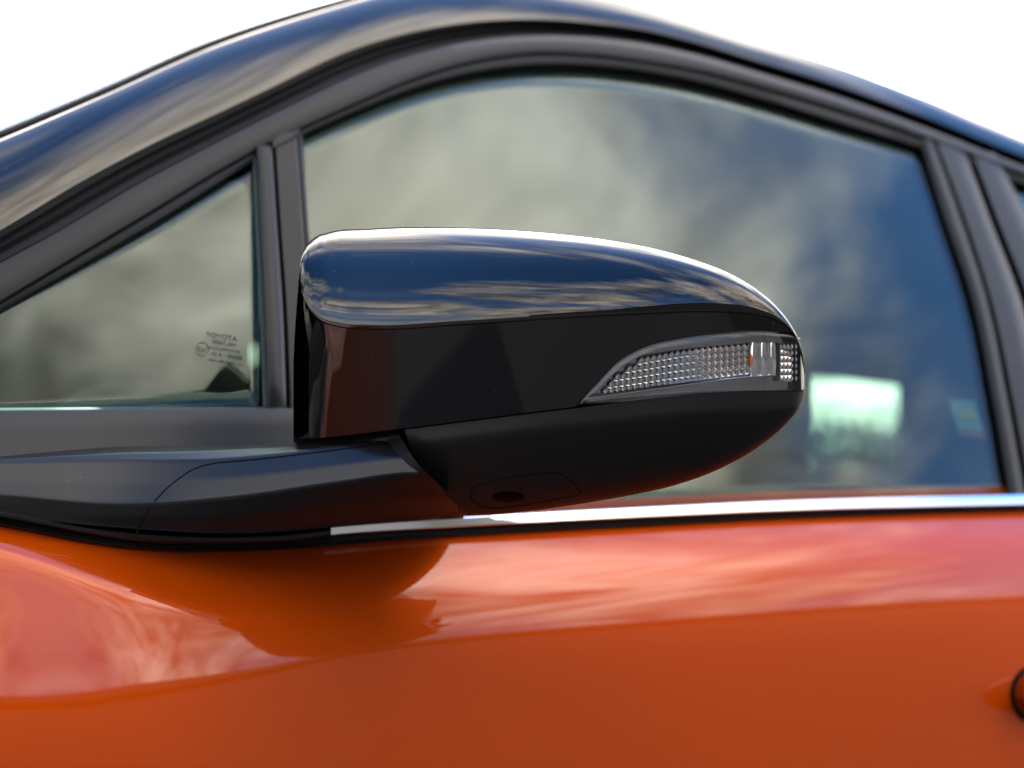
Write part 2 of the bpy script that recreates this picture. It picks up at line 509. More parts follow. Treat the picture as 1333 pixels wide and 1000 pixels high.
# B pillar: seal, two cover panels, gap, rear glass
b1 = Crv([(180, 1195), (275, 1225), (390, 1264), (520, 1291), (645, 1313)])
b2 = Crv([(180, 1214), (275, 1249), (390, 1286), (520, 1313), (645, 1336)])
b3 = Crv([(185, 1218), (275, 1252), (390, 1289), (520, 1317), (645, 1340)])
b4 = Crv([(200, 1257), (290, 1291), (390, 1329), (520, 1360), (645, 1384)])
b5 = Crv([(200, 1265), (290, 1299), (390, 1337), (520, 1368), (645, 1392)])
b6 = Crv([(215, 1304), (270, 1331), (390, 1385), (520, 1420), (645, 1446)])
own(strip("pillar_seal", b1, b2, 176, 652, 40, [(0.0, -0.006), (0.15, -0.002), (0.5, 0.002), (0.85, 0.0015), (1.0, -0.002)], M["rubber"], car, axis="y"))
own(strip("pillar_cover", b3, b4, 183, 656, 40, [(0.0, 0.0), (0.05, 0.002), (0.5, 0.0028), (0.95, 0.002), (1.0, -0.001)], M["satin"], car, axis="y"))
own(strip("pillar_gap", b2, b5, 180, 656, 30, [(0.0, -0.008), (0.5, -0.006), (1.0, -0.008)], M["void"], car, axis="y", back=0))
own(strip("rear_pillar_cover", b5, b6, 199, 656, 40, [(0.0, -0.001), (0.05, 0.002), (0.5, 0.0028), (0.95, 0.002), (1.0, -0.001)], M["satin"], car, axis="y"))
own(strip("rear_door_glass", shifted(e_glass_top, -6), shifted(e_chrome_top, 12), 1315, 1720, 30, [(k / 12, -0.0075) for k in range(13)], M["glass"], car, back=0, solid=0.0035))

# belt moulding: chrome strip with black lip under it
CH = [(0.0, 0.002), (0.06, 0.0098), (0.18, 0.0105), (0.5, 0.0095), (0.85, 0.0084), (0.95, 0.0074), (1.0, 0.004)]
CH2 = [(0.0, 0.002), (0.06, 0.0092), (0.18, 0.0099), (0.5, 0.0099), (0.85, 0.0096), (0.95, 0.0084), (1.0, 0.004)]
rows = []
for i in range(121):
    px = lerp(431, L1, i / 120); a, b = e_chrome_top(px), e_chrome_bot(px); q = sstep(560, 700, px)
    rows.append([onside(px, a, -0.01)] + [onside(px, lerp(a, b, c[0]), lerp(c[1], d[1], q)) for c, d in zip(CH, CH2)] + [onside(px, b, -0.008)])
own(grid("chrome_strip", rows, M["chrome"], car))
own(strip("belt_seal", e_chrome_bot, e_lip_bot, 429, L1, 90, [(-0.1, 0.0015), (0.3, 0.0035), (0.6, 0.002), (0.8, 0.0035), (1.0, 0.001)], M["rubber"], car))

# door skin ---------------------------------------------------------------------
edge = Crv([(-420, 648), (-200, 660), (0, 684), (60, 696), (100, 704), (180, 715), (300, 718), (380, 713), (431, 709), (600, 696), (860, 682), (1000, 674), (1333, 663), (1720, 654)])
ex, ez = [], []
for i in range(120):
    px = lerp(-420, 1720, i / 119); p = onside(px, edge(px), 0.0)
    ex.append(p.x); ez.append(p.z)


def edge_z(x): return float(np.interp(x, ex, ez))


N_RIGHT = Crv([(-0.02, 46), (0.0, 44), (0.016, 40.5), (0.027, 35), (0.042, 26.5), (0.056, 20.5), (0.071, 16.5), (0.092, 12.5), (0.13, 9.5), (0.22, 6), (0.6, -6)])
N_LEFT = Crv([(-0.02, 52), (0.0, 50), (0.013, 48), (0.0165, 38), (0.0195, 24), (0.023, 22), (0.05, 21), (0.10, 18.5), (0.118, 16.5), (0.155, 11), (0.22, 7), (0.6, -6)])
ND = 110
DS = [-0.02 + 0.62 * (k / (ND - 1)) ** 1.5 for k in range(ND)]


def door_w(x):
    """outboard offset of the skin for every depth in DS below the belt edge"""
    b = sstep(0.37, 0.64, x)
    out, w, prev = [], 0.0, DS[0]
    for d in DS:
        # the crease sinks away from the front of the door towards its middle
        dl = d - 0.026 * sstep(0.36, 0.56, x) * (1 - sstep(0.035, 0.085, d))
        n = lerp(N_LEFT(dl), N_RIGHT(d), b)
        w += math.tan(math.radians(n)) * (d - prev); prev = d
        out.append(w)
    i0 = min(range(ND), key=lambda i: abs(DS[i]))
    return [o - out[i0] for o in out]


rows = []
NX = 190
XA, XB = -1.9, 3.2
XS = [lerp(XA, 0.3, i / 30) for i in range(30)] + [lerp(0.3, 1.5, i / 120) for i in range(120)] + [lerp(1.5, XB, i / 40) for i in range(41)]
for i in range(NX + 1):
    x = XS[i]; z0 = edge_z(x) - 0.10 * sstep(0.30, -1.3, x); y0 = side_y(x, z0) + 0.0005
    w = door_w(x)
    rows.append([Vector((x, y0 - w[k], z0 - DS[k])) for k in range(ND)])
DOOR_ROWS = rows
own(grid("door_skin", rows, M["orange"], car, sharp=60))
ie = min(range(ND), key=lambda i: abs(DS[i]))
bon = [[Vector((r[ie].x, lerp(r[ie].y, 1.5 - r[ie].y * 0, k / 14), r[ie].z - 0.004 + 0.05 * math.sin(math.pi * k / 14) ** 0.6)) for k in range(15)] for r in rows if r[0].x <= 0.10]
own(grid("bonnet", bon, M["orange"], car))

# ------------------------------------------------------------------ side mirror
mirror = empty("side_mirror", (0, 0, 0), car)
mirror.location = Vector((0.62, -0.1, 0.95)) - CARLOC
MLOC = Vector((0.62, -0.1, 0.95))


def mown(o):
    o.location = -MLOC
    return o


# plan of the head, from its inner front corner round to the outer tip and the rear edge
def bez(p, t):
    a, b, c, d = p; s = 1 - t
    return (s**3 * a[0] + 3*s*s*t*b[0] + 3*s*t*t*c[0] + t**3 * d[0], s**3 * a[1] + 3*s*s*t*b[1] + 3*s*t*t*c[1] + t**3 * d[1])


P_TIP = (0.739, -0.288)
PLAN = [bez([(0.549, -0.055), (0.588, -0.140), (0.640, -0.266), P_TIP], k / 70.0) for k in range(71)]
ang0 = math.atan2(P_TIP[1] + 0.266, P_TIP[0] - 0.640)
cxr, cyr, RT = P_TIP[0] - math.sin(ang0) * 0.017, P_TIP[1] + math.cos(ang0) * 0.017, 0.017
for k in range(1, 17):
    an = ang0 + math.radians(92) * k / 16
    PLAN.append((cxr + math.sin(an) * RT, cyr - math.cos(an) * RT))
plan_px = []
for (x, y) in PLAN:
    a, b, t = project(Vector((x, y, 1.02)))
    plan_px.append((a, t))
TIP_PX = max(p[0] for p in plan_px)
SCALE_PX = (1048.5 - 382.0) / (TIP_PX - plan_px[0][0])


def head_col(s):
    """s in 0..1 along the plan -> place in the photograph's width and depth"""
    f = s * (len(PLAN) - 1); i = min(int(f), len(PLAN) - 2); f -= i
    px = lerp(plan_px[i][0], plan_px[i + 1][0], f); t = lerp(plan_px[i][1], plan_px[i + 1][1], f)
    return 382.0 + (px - plan_px[0][0]) * SCALE_PX, t


NS = 260
COLS = [head_col(0.25 * k / NS + 0.75 * (k / NS) ** 2 if k < NS * 0.7 else None or (lambda q: lerp(0.25 * 0.7 + 0.75 * 0.49, 1.0, q))((k / NS - 0.7) / 0.3)) for k in range(NS + 1)]
# front-facing part of the columns as a lookup px -> depth, s
imax = max(range(NS + 1), key=lambda i: COLS[i][0])
F_PX = [c[0] for c in COLS[:imax + 1]]; F_T = [c[1] for c in COLS[:imax + 1]]


def head_t(px): return float(np.interp(px, F_PX, F_T))


h_top = Crv([(381, 505), (382, 470), (384, 430), (386, 400), (388, 376), (390, 351), (391.5, 338), (394, 329), (398, 321), (404, 314), (412, 308), (424, 303.5), (480, 298), (600, 296.5), (700, 302), (800, 314), (860, 326), (905, 339), (955, 359), (990, 381), (1014, 403), (1030, 424), (1038, 439), (1044, 458), (1049, 490)])
h_crease = Crv([(381, 505.5), (382, 470.5), (384, 430.5), (386, 400.5), (388, 376.5), (390, 355), (391.5, 371), (394, 383), (400, 397), (414, 413.5), (442, 424.5), (480, 427.5), (600, 422), (750, 412), (830, 408), (930, 405), (985, 409), (1015, 418), (1030, 430), (1038, 441), (1044, 459), (1049, 491)])
h_capbot = Crv([(380, 566), (384, 569.5), (390, 571.5), (400, 571.5), (480, 564), (530, 558), (750, 530.5), (836, 521), (932, 511.5), (1016, 509), (1049, 508.5)])
h_lens_top = Crv([(749, 530), (776, 501.5), (802, 474), (836, 454), (884, 442), (932, 435.5), (1004, 432.5), (1037, 438), (1049, 445)])
h_bot = Crv([(500, 655), (560, 668), (605, 671.5), (640, 670.5), (700, 664.5), (760, 655.5), (820, 645), (880, 631.5), (940, 609), (990, 580), (1025, 550), (1042, 528), (1049, 511)])
TOPK = 0.00043


def head_inset(px, py):
    """how far the head's surface lies behind its plan curve (metres along the line of sight)"""
    K, T, C = h_crease(px), h_top(px), h_capbot(px)
    if py <= K and K - T > 0.5:
        t = min(1.0, (K - py) / (K - T)); H = (K - T) * TOPK
        return H * (0.10 * t + 0.95 * (1 - math.sqrt(max(0.0, 1 - (0.992 * t) ** 2))))
    f = (py - K) * TOPK
    low = 0.22 * lerp(1.0, 0.12, sstep(800, 960, px))
    return 0.0012 + f * low


def hp(px, py, extra=0.0):
    return at_depth(px, py, head_t(px) + head_inset(px, py) + extra)


# cap -- upper facet rolls over the top to the rear; the lower face ends at the lens and the lower cover
NK = 26
rows_up, rows_lo = [], []
for i, (px, t) in enumerate(COLS):
    pq = min(px, 1048.3)
    K, T = h_crease(pq), h_top(pq)
    r = []
    for k in range(NK):
        q = math.sin(0.5 * math.pi * k / (NK - 1))
        py = lerp(K, T, q)
        r.append(at_depth(px, py, t + head_inset(pq, py)))
    top = r[-1]
    for dx, dpy in ((0.012, 0.3), (0.03, 1.0), (0.055, 3.0)):
        r.append(at_depth(px, T + dpy, t + head_inset(pq, T) + dx))
    # rounded rim under the facet
    rim = [at_depth(px, K + 0.8, t + 0.0002), at_depth(px, K + 1.8, t + 0.0012)]
    rows_up.append(list(reversed(rim)) + r)
    r2 = []
    bot = h_capbot(pq)
    if 749.5 < pq < 1042.0 and i <= imax: bot = min(bot, h_lens_top(pq) - 1.2)
    bot = max(bot, K + 2.5)
    for k in range(14):
        py = lerp(K + 1.6, bot - 1.0, k / 13.0)
        r2.append(at_depth(px, py, t + head_inset(pq, max(py, K + .01))))
    e = at_depth(px, bot - 0.2, t + head_inset(pq, bot) + 0.0012)
    r2.append(e); r2.append(at_depth(px, bot, t + head_inset(pq, bot) + 0.012))
    rows_lo.append(r2)
mown(grid("cap_top", rows_up, M["gloss_black"], mirror, sharp=60))
mown(grid("cap_face", rows_lo, M["gloss_black"], mirror, sharp=50))

# lower cover, matte
lowl = Crv([(560, 527), (575, 531), (600, 543), (625, 563), (650, 588), (668, 604)])
rows = []
SL = [i for i in range(NS + 1) if COLS[i][0] >= 520 or i > imax]
SL = [SL[0]] + SL
PX0 = COLS[SL[0]][0]
for n_, i in enumerate(SL):
    px, t = COLS[i]; pq = min(px, 1048.5)
    def slide(px_, py_):
        lim = lowl(min(max(py_, 558), 675)); return lim + (px_ - PX0) * (760 - lim) / (760 - PX0)
    if i <= imax and px < 760: C, B = h_capbot(slide(px, 560)), h_bot(slide(px, 672))
    else: C, B = h_capbot(pq), h_bot(pq)
    base = head_inset(pq, C)
    H = max(B - C, 2.0) * TOPK
    def cover_pt(px_, py_, ins_):
        if i > imax or px_ >= 760: return at_depth(px_, py_, t + ins_)
        q_ = slide(px_, py_)
        if n_ == 0: ins_ += 0.010
        return at_depth(q_, py_, head_t(q_) + ins_)
    r = [cover_pt(px, C + 0.5, base + 0.012), cover_pt(px, C + 0.6, base + 0.001)]
    for k in range(26):
        q = math.sin(0.5 * math.pi * k / 25)
        py = lerp(C + 1.2, B, q)
        d = (py - C) * TOPK
        ins = base - 0.0035 * sstep(0.0, 0.011, d) + H * (0.40 * q + 0.60 * (1 - math.sqrt(max(0.0, 1 - (0.99 * q) ** 2))))
        r.append(cover_pt(px, py, ins))
    bt = r[-1]
    for dx, dpy in ((0.012, 0.3), (0.03, 1.0), (0.055, 3.0)):
        r.append(cover_pt(px, B - dpy, ins + dx))
    rows.append(r)
ROWS_LOW = rows
mown(grid("lower_cover", rows, M["matte"], mirror, sharp=50))

# dark inner shell seen in the joints, and the mirror pane at the rear
rows = []
for i in range(0, NS + 1, 2):
    px, t = COLS[i]; pq = min(px, 1044.0)
    T, B = h_crease(pq) + 10, h_capbot(pq) + 8
    if B - T < 4: B = T + 4
    rows.append([at_depth(min(px, 1040), lerp(T, B, k / 8), t + 0.024) for k in range(9)])
mown(grid("inner_shell", rows, M["void"], mirror))
up_l = [rows_up[i][-1] for i in range(0, imax + 1, 6)]
lo_l = [ROWS_LOW[i][-1] for i in range(len(SL)) if SL[i] <= imax][::-6]
in_l = [at_depth(523, h_capbot(523) + 2, head_t(523) + 0.07), at_depth(388, 566, head_t(388) + 0.055), at_depth(388, 500, head_t(388) + 0.055)]
loop = up_l + lo_l + in_l
ctr = sum(loop, Vector()) / len(loop)
nl = len(loop)
loop2 = [Vector((0.76, min(-0.10, -0.165 + (p.y + 0.165) * 0.92), ctr.z + (p.z - ctr.z) * 0.74)) for p in loop]
for k, p in enumerate(loop):
    if k >= len(up_l) + len(lo_l) or k < 8: loop2[k].y = -0.135
for p in loop2: p.x = 0.772 - 0.27 * (p.y + 0.27)      # the pane is turned towards the driver
c2 = sum(loop2, Vector()) / nl
loop3 = [c2 + (p - c2) * 0.93 for p in loop2]
loop4 = [p + Vector((-0.005, 0, 0)) for p in loop3]
ring = lambda a_, b_: [(a_ * nl + k, a_ * nl + (k + 1) % nl, b_ * nl + (k + 1) % nl, b_ * nl + k) for k in range(nl)]
mown(mesh_obj("rear_shell", loop + loop2, ring(0, 1), M["matte"], mirror))
mown(mesh_obj("mirror_bezel", loop2 + loop3 + loop4, ring(0, 1) + ring(1, 2), M["matte"], mirror))
mown(mesh_obj("mirror_pane", loop4 + [c2 + Vector((-0.005, 0, 0))], [(k, (k + 1) % nl, nl) for k in range(nl)], M["mirror"], mirror))

# turn signal -------------------------------------------------------------------
def lens_pt(px, py, extra): return at_depth(px, py, head_t(px) + head_inset(px, py) + extra)


def lens_bot(px): return h_capbot(px) - 1.0
rows, rows_b = [], []
NLc = 70
for i in range(NLc + 1):
    px = lerp(751.5, 1041.5, i / NLc)
    a, b = h_lens_top(px), lens_bot(px)
    if b - a < 0.6: a = b - 0.6
    pr = [(0.0, 0.006), (0.0, 0.0), (0.05, -0.0012), (0.3, -0.0018), (0.7, -0.0018), (0.95, -0.001), (1.0, 0.0), (1.0, 0.006)]
    rows.append([lens_pt(px, lerp(a, b, t), h) for t, h in pr])
    rows_b.append([lens_pt(px, lerp(a - 0.5, b + 0.5, k / 6), 0.012) for k in range(7)])
mown(grid("signal_lens", rows, M["lens"], mirror, sharp=60))
M["sig_back"] = principled("smoked_signal_housing", (0.32, 0.325, 0.33), 0.16, 0.95)
mown(grid("signal_housing", rows_b, M["sig_back"], mirror))
# rows of prisms on the reflector
p_top = Crv([(764, 516), (785, 494), (805, 474), (819, 467), (884, 456), (975, 446.5), (1010, 446)])
p_bot = Crv([(764, 517), (860, 503.5), (975, 488.5), (1010, 486)])
r_top = Crv([(819, 467.5), (884, 456), (975, 446.5)])


def pyramids(cells, depth0, height):
    vs, fs = [], []
    for c in cells:
        b = len(vs)
        mx = sum(p[0] for p in c) / 4; my = sum(p[1] for p in c) / 4
        for (px, py) in c: vs.append(lens_pt(lerp(mx, px, 0.93), lerp(my, py, 0.93), depth0))
        vs.append(lens_pt(mx, my, depth0 - height))
        for k in range(4): fs.append((b + k, b + (k + 1) % 4, b + 4))
    return vs, fs


full_top = Crv([(740, 478), (819, 467.5), (884, 456), (975, 446.5)])
full_bot = Crv([(740, 520), (860, 503.5), (975, 488.5)])
cells = []
NC, NRW = 28, 5
x0p, x1p = 758.0, 976.0
for i in range(NC):
    xa, xb = lerp(x0p, x1p, i / NC), lerp(x0p, x1p, (i + 1) / NC)
    for j in range(NRW):
        ya0, ya1 = lerp(full_top(xa), full_bot(xa), j / NRW), lerp(full_top(xa), full_bot(xa), (j + 1) / NRW)
        yb0, yb1 = lerp(full_top(xb), full_bot(xb), j / NRW), lerp(full_top(xb), full_bot(xb), (j + 1) / NRW)
        # keep what lies inside the slanted front end of the lens
        if ya0 < h_lens_top(xa) + 7: continue
        cells.append([(xa, ya0), (xa, ya1), (xb, yb1), (xb, yb0)])
v, f = pyramids(cells, 0.0085, 0.0014)
tag(mown(mesh_obj("reflector_prisms", v, f, M["reflector"], mirror, smooth=False, face_cam=True)), kind="stuff")
cells = []
for i in range(5):
    xa, xb = 1015.5 + i * 5.0, 1015.5 + (i + 1) * 5.0
    for j in range(6):
        y0_, y1_ = lerp(447, 497, j / 6), lerp(447, 497, (j + 1) / 6)
        cells.append([(xa, y0_), (xa, y1_), (xb, y1_), (xb, y0_)])
v, f = pyramids(cells, 0.006, 0.0010)
tag(mown(mesh_obj("end_prisms", v, f, M["reflector"], mirror, smooth=False, face_cam=True)), kind="stuff")
rows = []
for i in range(13):
    px = lerp(976, 1013, i / 12)
    rows.append([lens_pt(px, lerp(446, 489, k / 6), 0.0088 - 0.0025 * abs(math.sin(i * math.pi / 4)) - 0.001 * math.sin(math.pi * k / 6)) for k in range(7)])
mown(grid("bulb_reflector", rows, M["reflector"], mirror, sharp=60))
# upright clear ribs beside the bulb and the bright edge of the lens
for px in (981, 989, 997, 1004):
    mown(tube("lens_rib", [lens_pt(px, y, 0.005) for y in (447, 458, 470, 480, 489)], 0.0009, M["lens"], mirror))
mown(tube("lens_edge", [lens_pt(1012.5, y, 0.0006) for y in (434, 450, 470, 490, 507)], 0.0008, M["lens"], mirror))
mown(tube("reflector_rim", [lens_pt(px, p_bot(px) + 2, 0.0075) for px in range(762, 1010, 8)], 0.0006, M["reflector"], mirror))
# bulb
bl = []
for k in range(9):
    q = k / 8; bl.append(lens_pt(979.5, lerp(457, 480, q), 0.0075))
mown(tube("signal_bulb", bl, [0.0003 + 0.0014 * math.sin(math.pi * k / 8) ** 0.6 for k in range(9)], M["amber"], mirror, 12))

# arm and foot ------------------------------------------------------------------
a_back = Crv([(-420, 622), (0, 594), (150, 582), (308, 580), (384, 575), (450, 569.5), (523, 564)])
a_ledge = Crv([(-420, 626), (0, 598), (150, 590.5), (251, 587.5), (353, 582), (450, 574), (523, 569)])
a_edge = Crv([(-420, 632), (0, 605), (150, 601), (285, 598), (380, 588), (450, 579), (540, 572)])
a_mid = Crv([(-420, 646), (0, 644), (150, 657), (308, 647), (450, 628), (540, 618), (606, 625)])
a_bot = Crv([(-420, 652), (0, 668), (60, 677), (100, 682), (180, 688.5), (308, 694.5), (400, 689), (431, 686.5), (500, 681), (560, 675.5), (606, 670.5)])
a_h = Crv([(-420, 0.003), (-100, 0.006), (0, 0.011), (100, 0.020), (200, 0.036), (300, 0.062), (400, 0.094), (500, 0.128), (606, 0.162)])
def arm_ctl(u):
    """(height in the photograph, share of the arm's reach, row) from the ledge at the back to the lower edge"""
    B, L, E, Mi, Bo = a_back(u), a_ledge(u), a_edge(u), a_mid(u), a_bot(u)
    return [(B, 0.25, 0.0), (L, 0.90, 0.2), (lerp(L, E, 0.9), 1.0, 0.36), (lerp(E, Mi, 0.5), 1.035, 0.52), (Mi, 1.02, 0.70), (lerp(Mi, Bo, 0.5), 0.86, 0.86), (Bo, 0.64, 1.0)]


rows = []
endc = Crv([(569, 521), (575, 525), (590, 534), (605, 545), (630, 571), (650, 591), (664, 604), (671, 606)])
NA = 130
us = [lerp(-420, 606, i / NA) for i in range(NA + 1)]
for u in us:
    hm = a_h(u)
    ctl = arm_ctl(u)
    qs = [c[2] for c in ctl]
    r = []
    for k in range(61):
        q = k / 60.0
        py = float(np.interp(q, qs, [c[0] for c in ctl]))
        h = sum(float(np.interp(min(1, max(0, q + e)), qs, [c[1] for c in ctl])) for e in (-0.02, -0.01, 0, 0.01, 0.02)) / 5 * hm
        px = min(u, endc(py))
        r.append(onside(px, py, h))
    bt = r[-1]
    px = min(u, endc(a_bot(u)))
    r.append(onside(px, a_bot(u) - 0.2, 0.35 * hm)); r.append(onside(px, a_bot(u) - 2.5, 0.0))
    rows.append(r)
# close the end towards the head
last = rows[-1]
rows.append([p + Vector((0.006, 0.012, 0.0)) for p in last])
rows.append([p + Vector((0.010, 0.05, 0.0)) for p in last])
ARM = rows
mown(grid("mirror_arm", rows, M["matte"], mirror, sharp=40))


def arm_pt(px, py, lift=0.0):
    """point of the arm's face"""
    u = px; hm = a_h(u)
    ctl = arm_ctl(u)
    h = float(np.interp(py, [c[0] for c in ctl], [c[1] for c in ctl]))
    return onside(px, py, h * hm + lift)


seam = [(177, 700), (180, 688), (185, 678), (193, 664), (202, 652), (216, 637), (232, 624), (248, 613), (264, 606.5), (284, 602.5), (320, 599.5), (360, 595.5), (400, 590.5), (450, 584.5), (490, 580.5), (514, 578)]
cs = [arm_pt(px, py, -0.0002) for px, py in seam]
mown(tube("arm_seam", cs, 0.00055, M["void"], mirror))
seam2 = [(514, 578), (519, 582), (525, 592), (536, 604), (560, 625), (584, 646), (596, 658), (599, 666)]
mown(tube("arm_end_seam", [arm_pt(px, py, -0.0002) for px, py in seam2], 0.0004, M["void"], mirror))
# joint filler between arm and head
mown(tube("joint_gasket", [arm_pt(px, py, -0.014) for px, py in [(524, 570), (530, 580), (537, 590), (550, 604), (572, 626)]], 0.007, M["void"], mirror))
# under-mirror camera: hatch outline and lens
from mathutils.bvhtree import BVHTree
LOW_TREE = BVHTree.FromPolygons([tuple(p) for r in ROWS_LOW for p in r], grid_faces(len(ROWS_LOW), len(ROWS_LOW[0])))
ARM_TREE = BVHTree.FromPolygons([tuple(p) for r in ARM for p in r], grid_faces(len(ARM), len(ARM[0])))


def low_pt(px, py, lift):
    d = ray(px, py).normalized(); hit = LOW_TREE.ray_cast(CAM, d)[0]
    return (hit if hit else at_depth(px, py, head_t(px))) - d * lift


hatch = [(612, 640), (616, 634), (630, 629), (660, 622), (700, 616), (722, 614.5), (733, 618), (745, 628), (757, 640), (752, 645), (720, 651), (680, 658), (645, 662), (625, 659), (613, 650), (612, 640)]
mown(tube("hatch_seam", [low_pt(px, min(py, h_bot(px) - 3), 0.0) for px, py in hatch], 0.00035, M["void"], mirror))
ring = [(661 + 21 * math.cos(a), 647.5 + 6.5 * math.sin(a)) for a in [2 * math.pi * k / 24 for k in range(24)]]
vs = [low_pt(px, py, 0.0009) for px, py in ring]
M["cam_glass"] = principled("camera_lens_glass", (0.001, 0.001, 0.001), 0.15, spec=0.12)
mown(mesh_obj("camera_lens", vs + [low_pt(661, 647.5, 0.0014)], [(k, (k + 1) % 24, 24) for k in range(24)], M["cam_glass"], mirror, face_cam=True))

# black belt moulding in front of the chrome strip
m_top = Crv([(-420, 640), (0, 664), (60, 674), (100, 680), (180, 688), (308, 693.5), (380, 690), (431, 684.5)])
m_bot = Crv([(-420, 652), (0, 675), (60, 686), (100, 694), (180, 706), (308, 710), (380, 707), (431, 700)])
l_bot = Crv([(-420, 662), (0, 684), (60, 696), (100, 704), (180, 715), (300, 718.5), (380, 715), (431, 712)])
own(strip("belt_moulding", m_top, m_bot, -420, 431, 70, [(0.0, 0.004), (0.12, 0.009), (0.4, 0.0115), (0.7, 0.0105), (0.95, 0.007), (1.0, 0.004)], M["matte"], car))
own(strip("moulding_seal", m_bot, l_bot, -420, 429, 70, [(-0.1, 0.003), (0.25, 0.0042), (0.5, 0.0025), (0.75, 0.004), (1.0, 0.0015)], M["rubber"], car))

# door handle at the far right ----------------------------------------------------
def on_door(px, py, h=0.0):
    r = ray(px, py); lo, hi = 0.5, 4.0
    for _ in range(36):
        t = 0.5 * (lo + hi); p = CAM + r * t
        i = min(max(int(np.searchsorted(XS, p.x)) - 1, 0), NX - 1); f = (p.x - XS[i]) / (XS[i + 1] - XS[i])
        def yy(row): return float(np.interp(-p.z, [-q.z for q in row], [q.y for q in row]))
        y = lerp(yy(DOOR_ROWS[i]), yy(DOOR_ROWS[i + 1]), f)
        if p.y < y - h: lo = t
        else: hi = t
    return CAM + r * hi


rows, cup = [], []
for i in range(25):
    u = i / 24.0; px = lerp(1322, 1560, u)
    half = 29 * (1 - max(0.0, 1 - u * 7) ** 2) ** 0.5 * lerp(1.0, 0.8, u)
    half = max(half, 1.0); cyy = lerp(905, 868, u)
    r = []
    for k in range(13):
        an = math.pi * k / 12
        r.append(on_door(px + 4, cyy - half * math.cos(an), 0.004 + 0.026 * math.sin(an) * min(1, (half / 29))))
    rows.append(r)
own(grid("door_handle", rows, M["orange"], car))
rg = []
for k in range(25):
    an = math.pi / 2 + math.pi * k / 24
    rg.append(on_door(1356 + 38 * math.cos(an), 904 - 38 * math.sin(an), 0.001))
own(tube("handle_gap", rg, 0.0020, M["void"], car))

# etched maker's mark on the quarter glass ---------------------------------------
def etched(text, px0, py0, wpx, slope, hratio=1.0):
    fc = bpy.data.curves.new("mark", "FONT"); fc.body = text; fc.resolution_u = 3
    to = bpy.data.objects.new("mark", fc); COL.objects.link(to)
    dg = bpy.context.evaluated_depsgraph_get(); dg.update()
    me = bpy.data.meshes.new_from_object(to.evaluated_get(dg))
    bpy.data.objects.remove(to, do_unlink=True)
    xs = [v.co.x for v in me.vertices]; w = max(xs) - min(xs); s = wpx / w
    for v in me.vertices:
        lx, ly = (v.co.x - min(xs)) * s, v.co.y * s * hratio
        v.co = onside(px0 + lx, py0 + slope * lx - ly, -0.0049)
    me.materials.append(M["etch"])
    o = bpy.data.objects.new("glass_marking", me); COL.objects.link(o); o.parent = car
    return own(o)


SLP = 0.16
etched("TOYOTA", 268, 438.5, 41, SLP, 1.0)
etched("SISECAM", 276, 447, 31, SLP, 0.9)
etched("AUTOMOTIVE", 272, 454, 41, SLP, 0.95)
etched("43 R - 00008", 275, 462.5, 40, SLP, 0.95)
etched("DOT 886 M401 AS2", 272, 469.5, 45, SLP, 0.9)
etched("E37", 258.5, 458, 10, SLP, 1.3)
etched("6", 297, 478, 3.2, SLP, 1.0)
own(tube("glass_marking", [onside(263.5 + 8 * math.cos(a), 454.5 + 8.8 * math.sin(a), -0.0049) for a in [2 * math.pi * k / 28 for k in range(29)]], 0.00022, M["etch"], car, 5))

# ------------------------------------------------------------------ cabin
def plane_pt(px, py, Y):
    r = ray(px, py); return CAM + r * ((Y - CAM.y) / r.y)


own(box_mesh("cabin_floor", -0.1, 3.2, 0.10, 1.60, 0.40, 0.50, M["cabin"], car))
own(box_mesh("cabin_rear_wall", 3.2, 3.3, 0.10, 1.60, 0.40, 1.30, M["cabin"], car))
own(box_mesh("bulkhead", -0.25, -0.15, 0.05, 1.60, 0.40, 0.98, M["cabin"], car))
# headliner under the roof
rows = [[p + Vector((0, 0.02, -0.035)) for p in r] for r in rows_r]
own(grid("headliner", rows, M["cabin"], car))
# far flank: added wall instead of windows darkens the cabin; openings pass daylight
FY = 1.50
HOLES = []
for (pa, qa_, pb, qb_) in ((1050, 490, 1176, 613), (328, 449, 336, 474)):
    A, B = plane_pt(pa, qa_, FY), plane_pt(pb, qb_, FY)
    HOLES.append((A.x, B.x, B.z, A.z))
top_line = [r[-1] for r in rows_w[::3]] + [r[-1] for r in rows_r[1::3]]
top_line = sorted(top_line, key=lambda p: p.x)
def roof_z(x): return float(np.interp(x, [p.x for p in top_line], [p.z for p in top_line])) - 0.004
xs = sorted(set([lerp(-0.15, 3.2, k / 40) for k in range(41)] + [h[0] for h in HOLES] + [h[1] for h in HOLES]))
vs, fs = [], []
for xa, xb in zip(xs[:-1], xs[1:]):
    spans = [(0.45, None)]
    for h in HOLES:
        if xa >= h[0] - 1e-6 and xb <= h[1] + 1e-6: spans = [(0.45, h[2]), (h[3], None)]
    for z0, z1 in spans:
        n0 = len(vs)
        vs += [(xa, FY, z0), (xb, FY, z0), (xb, FY, z1 if z1 else roof_z(xb)), (xa, FY, z1 if z1 else roof_z(xa))]
        fs.append((n0, n0 + 1, n0 + 2, n0 + 3))
for nm, mt, test in (("far_front_wall", "cabin_lit", lambda f: vs[f[1]][0] <= 1.30), ("far_door_wall", "cabin", lambda f: vs[f[1]][0] > 1.30)):  # front stretch coloured lighter for the light behind the quarter glass
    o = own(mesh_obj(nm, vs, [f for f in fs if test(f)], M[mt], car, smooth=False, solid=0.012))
    bm = bmesh.new(); bm.from_mesh(o.data); bmesh.ops.remove_doubles(bm, verts=bm.verts[:], dist=1e-5)
    bmesh.ops.delete(bm, geom=[v for v in bm.verts if not v.link_faces], context="VERTS"); bm.to_mesh(o.data); bm.free()
